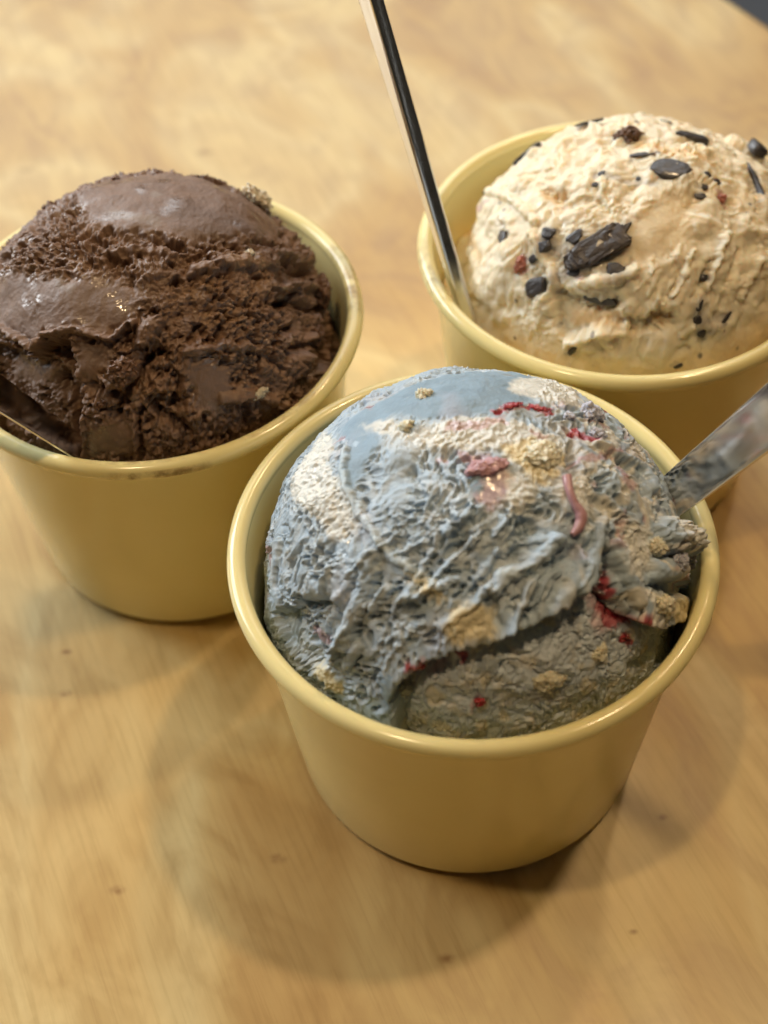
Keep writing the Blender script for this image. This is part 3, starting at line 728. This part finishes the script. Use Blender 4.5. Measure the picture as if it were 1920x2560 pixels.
def build_scoop(kind, n):
    fe = FEATURES[kind]; o = np.array(SHAPES[kind]['origin'])
    ab0, Fq = scoop_grid(n, 2.12)
    d0 = dir_of(ab0); S = (d0 * 3.9).astype(np.float32)      # noise coordinates, centimetres over the dome
    seed = {'front': 0.0, 'left': 31.0, 'right': 57.0}[kind]
    Ps = S + seed
    # ragged outlines: the chart used for features is warped by noise
    w1 = np.stack([fbm(Ps * 1.3 + 5, 2), fbm(Ps * 1.3 + 50, 2)], -1) * 0.035
    w2 = np.stack([fbm(Ps * 6 + 15, 2), fbm(Ps * 6 + 80, 2)], -1) * 0.020
    ab = ab0 + w1 * 0.6 + w2
    r0 = base_radius(kind, d0)
    wide = fbm(Ps * 0.55 + 3, 3)
    sm = np.zeros(len(ab))
    for pl in fe['smooth']: sm = np.maximum(sm, 1 - sstep(-0.03 if kind == 'front' else -0.07, 0.035 if kind == 'front' else 0.05, poly_sd(ab, pl)))
    # torn, porous texture dragged along the scooping direction
    warp = np.stack([perlin(Ps * 1.6 + 3), perlin(Ps * 1.6 + 23), perlin(Ps * 1.6 + 43)], -1)
    fdir = {'front': (0.75, 0.35, 0.62), 'left': (0.5, 0.6, 0.3), 'right': (0.35, 0.55, 0.85)}[kind]
    Q = flow_coords(Ps + 0.22 * warp, fdir, {'front': 1.45, 'left': 1.5, 'right': 1.8}[kind])
    wm = np.zeros(len(ab))
    for key in ('white', 'yellow'):
        for pl in fe.get(key, []): wm = np.maximum(wm, 1 - sstep(-0.03, 0.02, poly_sd(ab + w2 * 0.8, pl)))
    rg = ridged(Q * 2.6, 3, 0.5)
    bil = np.abs(perlin(Q * 2.3 + 7)) * 1.5 + np.abs(perlin(Q * 4.9 + 37)) * 0.8 - 0.75      # rounded crests, sharp valleys
    size = fbm(Ps * 2.2 + 410, 2)
    f1, f2 = worley(Q * {'front': 7.6, 'left': 4.6, 'right': 3.4}[kind] + 0.5 * warp)
    pits = sstep(0.54, 0.30, f1 - 0.20 * size - 0.03)               # open wells between webs
    f1b, f2b = worley(Ps * 9.5 + 0.7 * warp)
    pits2 = sstep(0.5, 0.18, f1b); gran = sstep(0.75, 0.1, f1b)
    crumb = fbm(Ps * 10, 3, 0.55)
    patch = sstep(-0.25, 0.30, fbm(Ps * 1.1 + 77, 3)) * (1 - 0.85 * wm)        # more and less torn areas
    crumbly = np.maximum(sstep(0.05, 0.35, fbm(Ps * 0.8 + 177, 3)), 0.7 * wm)
    rough = (1 - sm)
    if kind == 'left': crumbly = 0.35 + 0.65 * crumbly
    amp = {'front': 1.0, 'left': 1.0, 'right': 1.0}[kind]
    ka, kb_, kc, kd, ke = {'front': (0.03, 0.125, 0.065, 0.026, 0.045), 'left': (0.02, 0.12, 0.03, 0.10, 0.075), 'right': (0.04, 0.05, 0.0, 0.015, 0.03)}[kind]
    torn = (ka * bil * (0.45 + 0.7 * patch) + 0.02 * rg - kb_ * pits * (0.10 + 0.9 * patch) - kc * pits2 * crumbly * (1 - wm) + ke * gran * crumbly * (1 - 0.4 * wm) + kd * crumb * (0.35 + crumbly)) * amp
    h = 0.17 * wide + {'front': 0.07, 'left': 0.16, 'right': 0.13}[kind] * fbm(Ps * 1.3 + 300, 3) * rough + rough * torn + sm * (0.014 * rg + 0.008 * crumb)
    if kind == 'left':
        hole = sstep(0.16, 0.42, fbm(Ps * 2.4 + 510, 3)); h += rough * (0.07 * fbm(Ps * 5 + 600, 3) - 0.20 * hole)
        h += rough * crumbly * 0.05 * gran
    if kind == 'right':
        big = worley(Q * 1.3 + 0.4 * warp); h += rough * 0.08 * sstep(0.75, 0.1, big[0])
    shift = np.zeros((len(ab), 2))
    low = np.zeros(len(ab))
    if 'flap' in fe:
        sd = poly_sd(ab, fe['flap'], 0.3); low = 1 - sstep(-0.012, 0.012, sd)
        rb = r0 - 0.26 - 0.24 * np.exp(np.clip(sd, -9, 0) / 0.10)
        Ql = flow_coords(Ps + 0.3 * warp, (1.0, 0.2, 0.25), 1.25)
        crk = sstep(0.09, 0.0, np.abs(perlin(Ql * 2.6 + 90))) * sstep(-0.1, 0.3, fbm(Ps * 1.6 + 9, 2)) + 0.6 * sstep(0.10, 0.0, np.abs(perlin(Ql * 5.4 + 40)))
        hb = 0.06 + 0.10 * wide - 0.06 * crk + 0.025 * gran + 0.02 * crumb - 0.03 * pits2 * patch + 0.13 * fbm(Ql * 1.3, 3)
        lip = np.exp(-np.clip(sd, 0, 9) / 0.05) * (sd > 0)
        h = np.where(sd > 0, h + 0.10 * lip, h)
        r_up = r0 + h; r_lo = rb + hb
        rad = r_lo * low + r_up * (1 - low)
        shift[:, 1] -= 0.050 * np.exp(-np.clip(sd - 0.0, 0, 9) / 0.045) * (1 - low)
    else:
        rad = r0 + h
    for pl, dep in fe.get('recess', []):
        sd = poly_sd(ab, pl); rad -= dep * (1 - sstep(-0.03, 0.012, sd)) * (1 - low)
    for pl, w, dep in fe.get('groove', []):
        dd = line_d(ab, pl) / w; rad -= dep * np.exp(-dd ** 2 * 1.1) * (0.75 + 0.5 * crumb)
    rid = np.zeros(len(ab))
    rs = np.random.default_rng(11)
    strokes = []
    if kind != 'left':
        for _ in range(80 if kind == 'front' else 24):
            a_, b_ = (rs.uniform(-0.95, 0.55), rs.uniform(-1.0, 0.25)) if kind == 'front' else (rs.uniform(-0.2, 1.0), rs.uniform(-0.9, 0.1))
            g = R(rs.uniform(205, 250) if kind == 'front' else rs.uniform(225, 265)); L_ = rs.uniform(0.06, 0.22); bend = rs.uniform(-0.5, 0.5)
            pl = [(a_, b_)]
            for q_ in range(3): pl.append((pl[-1][0] + L_ / 3 * math.cos(g + bend * q_ / 2), pl[-1][1] + L_ / 3 * math.sin(g + bend * q_ / 2)))
            strokes.append((pl, rs.uniform(0.010, 0.024), rs.uniform(0.03, 0.075)))
    for pl, w, hh in strokes:
        dd = line_d(ab, pl, 0.05) / w; b_ = np.sqrt(np.clip(1 - dd * dd, 0, 1)) * (dd < 1) * (1 - sm) * (1 - low) * (1 - 0.7 * wm)
        rid = np.maximum(rid, 0.7 * b_); rad = rad + hh * b_
    for pl, w, hh in fe.get('ridge', []):
        dd = line_d(ab, pl) / w; b_ = np.sqrt(np.clip(1 - dd * dd, 0, 1)) * (dd < 1)
        if w >= 0.07: rad = rad + (0.09 * gran + 0.14 * crumb + 0.10 * fbm(Ps * 3.5 + 800, 2)) * b_; crumbly = np.maximum(crumbly, b_)
        rid = np.maximum(rid, b_ if w < 0.07 else 0 * b_); rad = rad + hh * b_ - rough * torn * sstep(0, 0.6, b_) * (0.75 if w < 0.07 else 0.15)
    d1 = dir_of(ab0 + shift)
    P = d1 * rad[:, None]
    # crumbly overhangs: small sideways push on torn areas
    jit = np.stack([perlin(Ps * 7 + 11), perlin(Ps * 7 + 111), perlin(Ps * 7 + 211)], -1) * (0.006 + 0.028 * crumbly)[:, None] + np.stack([perlin(Ps * 15 + 1), perlin(Ps * 15 + 101), perlin(Ps * 15 + 201)], -1) * ({'front': 0.004, 'left': 0.012, 'right': 0.002}[kind] + 0.014 * crumbly)[:, None]
    P = P + jit * (rough * (1 - sstep(0.1, 0.8, rid)))[:, None] * amp
    P = P + o
    cx_, cy_ = CUPS[kind]
    q = P[:, :2] - (cx_, cy_); rho = np.hypot(q[:, 0], q[:, 1])
    lim = inner_radius(P[:, 2]) - 0.03 + 9 * sstep(6.25, 7.0, P[:, 2])
    sc = np.minimum(1, lim / np.maximum(rho, 1e-6)); P[:, :2] = q * sc[:, None] + (cx_, cy_)
    P[:, 2] = np.maximum(P[:, 2], 0.9)
    # pigment ----------------------------------------------------
    wetn = sstep(0.05, 0.45, fbm(Ps * 1.4 + 200, 3))
    if kind == 'front':
        c = np.tile(np.array(PIG['blue'], np.float32), (len(ab), 1))
        c = lerp_col(c, PIG['blue_skin'], sm)
        veil = sstep(0.10, 0.50, fbm(flow_coords(Ps, (0.9, -0.2, 0.3), 2.5) * 1.5 + 31, 3)); c = lerp_col(c, PIG['white'], 0.30 * veil * (1 - sm))
        vein = sstep(0.16, 0.02, np.abs(fbm(flow_coords(Ps + 0.5 * warp, (0.4, -0.3, 0.85), 2.2) * 1.1 + 900, 3)))
        right = sstep(0.25, 0.65, ab[:, 0] + 0.25 * wide)
        c = lerp_col(c, (0.70, 0.66, 0.56), (0.18 + 0.62 * right) * vein * (1 - sm) * (1 - low))
        c = lerp_col(c, PIG['pink'], 0.5 * right * sstep(0.18, 0.40, fbm(Ps * 2.1 + 950, 3)) * (1 - low))
        lil = sstep(0.15, 0.55, fbm(Ps * 0.8 + 131, 2)); c = lerp_col(c, (0.45, 0.40, 0.44), 0.35 * lil)
        c = lerp_col(c, PIG['grey'], low * 0.75); c = lerp_col(c, (0.68, 0.63, 0.53), 0.6 * low * sstep(0.0, 0.4, fbm(Ps * 2.6 + 700, 4)))
        bits = sstep(0.33, 0.22, worley(Ps * 1.5 + 300 + 0.4 * warp)[0]) * low; c = lerp_col(c, PIG['yellow'], 0.55 * bits)
    elif kind == 'left':
        c = np.tile(np.array((0.175, 0.10, 0.062), np.float32), (len(ab), 1))
        v = sstep(-0.3, 0.5, fbm(Ps * 1.1 + 60, 3)); c = lerp_col(c, (0.215, 0.125, 0.075), 0.7 * v)
        c = lerp_col(c, (0.20, 0.13, 0.095), sm * 0.85)
    else:
        c = np.tile(np.array((0.78, 0.70, 0.53), np.float32), (len(ab), 1))
        v = sstep(0.0, 0.5, fbm(Ps * 0.9 + 60, 3)); c = lerp_col(c, (0.76, 0.60, 0.36), 0.5 * v)
        c = lerp_col(c, (0.76, 0.58, 0.32), sm * 0.5)
        sp = sstep(0.16, 0.09, worley(Ps * 2.2 + 400)[0]) * sstep(0.0, 0.3, fbm(Ps * 0.8 + 5, 2)); c = lerp_col(c, (0.10, 0.085, 0.08), 0.85 * sp)
    for key in ('white', 'yellow'):
        for pl in fe.get(key, []):
            c = lerp_col(c, PIG[key], 0.92 * (1 - sstep(-0.025, 0.022, poly_sd(ab + w2 * 0.8, pl))))
    for key, pg in (('pale', PIG['pale']), ('pink', PIG['pink']), ('red', PIG['red']), ('tan', (0.27, 0.16, 0.085) if kind == 'left' else (0.72, 0.47, 0.20)), ('grey', (0.27, 0.22, 0.185) if kind == 'left' else (0.42, 0.38, 0.34))):
        for pl, w in fe.get(key, []):
            dd = line_d(ab + w2 * 0.9, pl) / w
            c = lerp_col(c, pg, (0.9 if key == 'red' else 0.55) * (1 - sstep(0.45, 1.15, dd)))
            if key in ('red', 'pink'): wetn = np.maximum(wetn, 1 - sstep(0.5, 1.2, dd))
    # pieces bleed and smear into the ice cream around them
    for nm, a_, b_, L_, W_, an_, th_ in fe['parts']:
        if nm in ('chocolate_shard', 'cookie_chunk', 'berry_piece', 'fruit_piece') and L_ > 0.16:
            ca, sa = math.cos(R(an_)), math.sin(R(an_)); q = ab + w1 * 0.8 + w2 * 1.2 - (a_, b_)
            dd = np.hypot((q[:, 0] * ca + q[:, 1] * sa) / (L_ / 2 / 3.7), (-q[:, 0] * sa + q[:, 1] * ca) / (max(W_, 0.10) / 2 / 3.7))
            wgt = (1 - sstep(0.9, 1.9, dd)) * (0.65 + 0.5 * crumb)
            c = lerp_col(c, (0.27, 0.235, 0.21) if nm in ('chocolate_shard', 'cookie_chunk') else (0.52, 0.20, 0.22), np.clip(0.62 * wgt, 0, 1))
    me = mesh_np('scoop_' + kind, (P - (cx_, cy_, 0)) * CM, Fq)
    a_ = me.attributes.new('pigment', 'FLOAT_COLOR', 'POINT')
    a_.data.foreach_set('color', np.c_[np.clip(c, 0, 1), np.ones(len(c))].astype(np.float32).ravel())
    a2 = me.attributes.new('wet', 'FLOAT', 'POINT'); a2.data.foreach_set('value', np.clip(wetn * (0.55 + 0.45 * sm), 0, 1).astype(np.float32))
    return me, ab0, P - (cx_, cy_, 0), Fq, n

def lump_mesh(name, L, Wd, T, seed, rough, flat=False):
    bm = bmesh.new(); bmesh.ops.create_icosphere(bm, subdivisions=(3 if L < 0.3 else 4) if flat else (4 if L < 0.25 else 5), radius=1.0)
    V = np.array([v.co[:] for v in bm.verts]); Fq = np.array([[v.index for v in f.verts] for f in bm.faces]); bm.free()
    s = seed * 13.7
    if flat:   # broken shard: box-like with planed faces
        V = np.sign(V) * np.abs(V) ** 0.55; V /= np.abs(V).max(0)
        rs = np.random.default_rng(seed)
        for _ in range(5):
            nrm = rs.normal(size=3); nrm[2] *= 0.25; nrm /= np.linalg.norm(nrm); cut = rs.uniform(0.72, 0.98)
            e = np.maximum(V @ nrm - cut, 0); V = V - e[:, None] * nrm
    sz = np.array((L, Wd, T)) / 2
    k = 1 + rough * (0.55 * fbm(V * 1.6 + s, 2) + 0.45 * fbm(V * 4.2 + s, 3)) 
    P = V * k[:, None] * sz
    P = P + np.stack([perlin(P * 9 + s), perlin(P * 9 + s + 40), perlin(P * 9 + s + 90)], -1) * 0.06 * min(rough, 0.6) + np.stack([perlin(P * 18 + s), perlin(P * 18 + s + 40), perlin(P * 18 + s + 90)], -1) * 0.03 * (rough > 0.6)
    return mesh_np(name, P * CM, Fq, smooth=not flat)

def frame_at(grid, a, b):
    ab0, P, Fq, n = grid
    i = int(((ab0[:, 0] - a) ** 2 + (ab0[:, 1] - b) ** 2).argmin())
    sel = ((ab0[:, 0] - a) ** 2 + (ab0[:, 1] - b) ** 2) < 0.035 ** 2
    pos = P[sel].mean(0) if sel.sum() > 3 else P[i]
    e = 0.09
    def at(x, y):
        s_ = ((ab0[:, 0] - x) ** 2 + (ab0[:, 1] - y) ** 2) < 0.05 ** 2
        return P[s_].mean(0)
    du = at(a + e, b) - at(a - e, b); dv = at(a, b + e) - at(a, b - e)
    nn = np.cross(du, dv); nn /= np.linalg.norm(nn)
    d_ = dir_of(np.array([[a, b]]))[0]
    nn = nn + 0.8 * d_; nn /= np.linalg.norm(nn)
    return pos, nn, du

ICE_LABEL = {'front': ('blue ice cream scoop with white swirls and red berry ripple', 'ice cream'),
             'left': ('dark chocolate ice cream scoop heaped up to the rim of its cup', 'ice cream'),
             'right': ('cream coloured vanilla ice cream scoop studded with dark chocolate shards', 'ice cream')}
GRID_N = {'front': 790, 'left': 630, 'right': 500}
GRIDS = {}
for kind in ('front', 'left', 'right'):
    me, ab0, P, Fq, n = build_scoop(kind, GRID_N[kind])
    t = thing('ice_cream', ICE_LABEL[kind][0], 'ice cream', (CUPS[kind][0] * CM, CUPS[kind][1] * CM, 0), 'ice cream served in the cups')
    obj('scoop', me, MAT_ICE[kind], t)
    grid = (ab0, P, Fq, n); GRIDS[kind] = (t, grid)
    for q, (nm, a, b, L, Wd, ang, th) in enumerate(FEATURES[kind]['parts']):
        pos, nn, du = frame_at(grid, a, b)
        T = max(Wd * th, 0.05)
        flat = nm in ('chocolate_shard', 'cookie_chunk')
        me = lump_mesh(nm, L * 1.06, Wd * 1.06, T * (1.0 if flat else 1.15), q + 3 + len(kind) * 7, {'syrup_blob': 0.5, 'berry_piece': 0.7, 'chocolate_shard': 0.12, 'cookie_chunk': 0.3}.get(nm, 0.85), flat)
        x = du - nn * (du @ nn); x /= np.linalg.norm(x); y = np.cross(nn, x)
        ca, sa = math.cos(R(ang)), math.sin(R(ang)); xx = x * ca + y * sa; yy = np.cross(nn, xx)
        pos = pos + nn * T * (-0.08 if flat else 0.35 if nm == 'white_fleck' else 0.08)
        mm = Matrix([[xx[i], yy[i], nn[i], pos[i] * CM] for i in range(3)] + [[0, 0, 0, 1]])
        po = obj(nm, me, MAT_PART[nm], t); po.matrix_local = mm
    for pts in FEATURES[kind]['strands']:
        ctr = []
        for a, b in pts:
            pos, nn, du = frame_at(grid, a, b); ctr.append(Vector(pos + nn * 0.05))
        cu = bpy.data.curves.new('strand', 'CURVE'); cu.dimensions = '3D'; cu.bevel_depth = 0.085 * CM; cu.bevel_resolution = 5; cu.resolution_u = 10; cu.use_fill_caps = True
        sp = cu.splines.new('BEZIER'); sp.bezier_points.add(len(ctr) - 1)
        for bp_, v in zip(sp.bezier_points, ctr):
            bp_.co = v * CM; bp_.handle_left_type = bp_.handle_right_type = 'AUTO'
        for kk, rr_ in enumerate((1.0, 0.85, 0.8, 1.25, 1.15, 0.6)): sp.bezier_points[kk].radius = rr_
        tmp = bpy.data.objects.new('tmp', cu); col.objects.link(tmp)
        dg = bpy.context.evaluated_depsgraph_get(); dg.update()
        me = bpy.data.meshes.new_from_object(tmp.evaluated_get(dg)); bpy.data.objects.remove(tmp)
        for pl in me.polygons: pl.use_smooth = True
        obj('syrup_strand', me, MAT_PART['syrup_blob'], t)

# ------------------------------------------------------------------ spoons
def make_spoon(name, label, at, to, normal, widths, thick, length, back, square=(0.32, 0.34)):
    """flat tapering handle along at->to, bowl sunk in the ice cream at the near end; local X runs along the handle"""
    at = np.array(at, float); d = np.array(to, float) - at; d /= np.linalg.norm(d)
    nn = np.array(normal, float); nn -= d * (nn @ d); nn /= np.linalg.norm(nn); y = np.cross(nn, d)
    t = obj(name, None); t['label'] = label; t['category'] = 'spoon'; t['group'] = 'steel spoons standing in the ice cream'
    t.matrix_world = Matrix([[d[i], y[i], nn[i], at[i] * CM] for i in range(3)] + [[0, 0, 0, 1]])
    xs = np.linspace(-back, length, 90); k = 72
    ws = np.interp(xs, [w_[0] for w_ in widths], [w_[1] for w_ in widths])
    V = []
    a = np.linspace(0, 2 * np.pi, k, endpoint=False)
    end = np.sqrt(np.clip(1 - np.clip((xs - (length - 0.7)) / 0.7, 0, 1) ** 2, 0.0, 1))
    for x_, w_, e_ in zip(xs, ws, end):
        cy_ = np.sign(np.cos(a)) * np.abs(np.cos(a)) ** square[0] * w_ / 2 * max(e_, 0.02); cz_ = np.sign(np.sin(a)) * np.abs(np.sin(a)) ** square[1] * thick / 2 * max(e_ ** 0.3, 0.05)
        cz_ = cz_ + 0.05 * thick * (np.abs(cy_) / (w_ / 2)) ** 2
        V.append(np.stack([np.full(k, x_), cy_, cz_], -1))
    V = np.concatenate(V); i = np.arange(89)[:, None] * k; j = np.arange(k)[None]; j2 = (j + 1) % k
    Fq = np.stack([i + j, i + j2, i + k + j2, i + k + j], -1).reshape(-1, 4)
    obj('handle', mesh_np('handle', V * CM, Fq), MAT_STEEL, t)
    nb, kb = 24, 32   # bowl: a shallow shell
    u = np.linspace(-1, 1, nb)[:, None]; v = np.linspace(-1, 1, kb)[None]
    bx = u * 1.1 + v * 0; by = v * np.sqrt(np.clip(1 - u ** 2, 0.0004, 1)) * (0.70 - 0.1 * u); bz = 0.3 * ((bx / 1.1) ** 2 + (by / 0.7) ** 2) - 0.3
    top = np.stack([bx - back - 1.0, by, bz], -1).reshape(-1, 3); bot = top - (0, 0, 0.08)
    idx = np.arange(nb * kb).reshape(nb, kb)
    q = np.stack([idx[:-1, :-1], idx[1:, :-1], idx[1:, 1:], idx[:-1, 1:]], -1).reshape(-1, 4)
    ring = np.concatenate([idx[0, :], idx[1:, -1], idx[-1, -2::-1], idx[-2:0:-1, 0]]); r2_ = np.roll(ring, -1)
    side = np.stack([ring, ring + nb * kb, r2_ + nb * kb, r2_], -1)
    obj('bowl', mesh_np('bowl', np.concatenate([top, bot]) * CM, np.concatenate([q, q[:, ::-1] + nb * kb, side])), MAT_STEEL, t)
    return t

make_spoon('spoon', 'mirror polished steel spoon leaning out of the blue ice cream', (3.72, 0.55, 6.78), (5.07, 0.35, 9.0), (-0.77, -0.46, 0.43),
           [(-2, .62), (0, .80), (3.0, 1.0), (8, 1.35), (10, 1.3)], 0.13, 10.5, 1.4)
make_spoon('spoon', 'tall steel spoon standing upright in the vanilla ice cream', (0.23, 6.95, 6.0), (-1.49, 9.08, 12.0), (-0.90, -0.42, 0.0),
           [(-2, .25), (0, .25), (2.5, .42), (6, .68), (8, .8), (11, 1.0)], 0.32, 11.5, 1.4, (0.5, 0.34))
make_spoon('spoon', 'steel spoon tucked low beside the chocolate scoop inside the rim', (-7.67, 3.05, 6.0), (-8.73, 2.66, 8.0), (0.86, 0.10, 0.48),
           [(-2, .5), (0, .75), (3, 1.05), (8, 1.35), (10, 1.35)], 0.06, 10.5, 1.4)
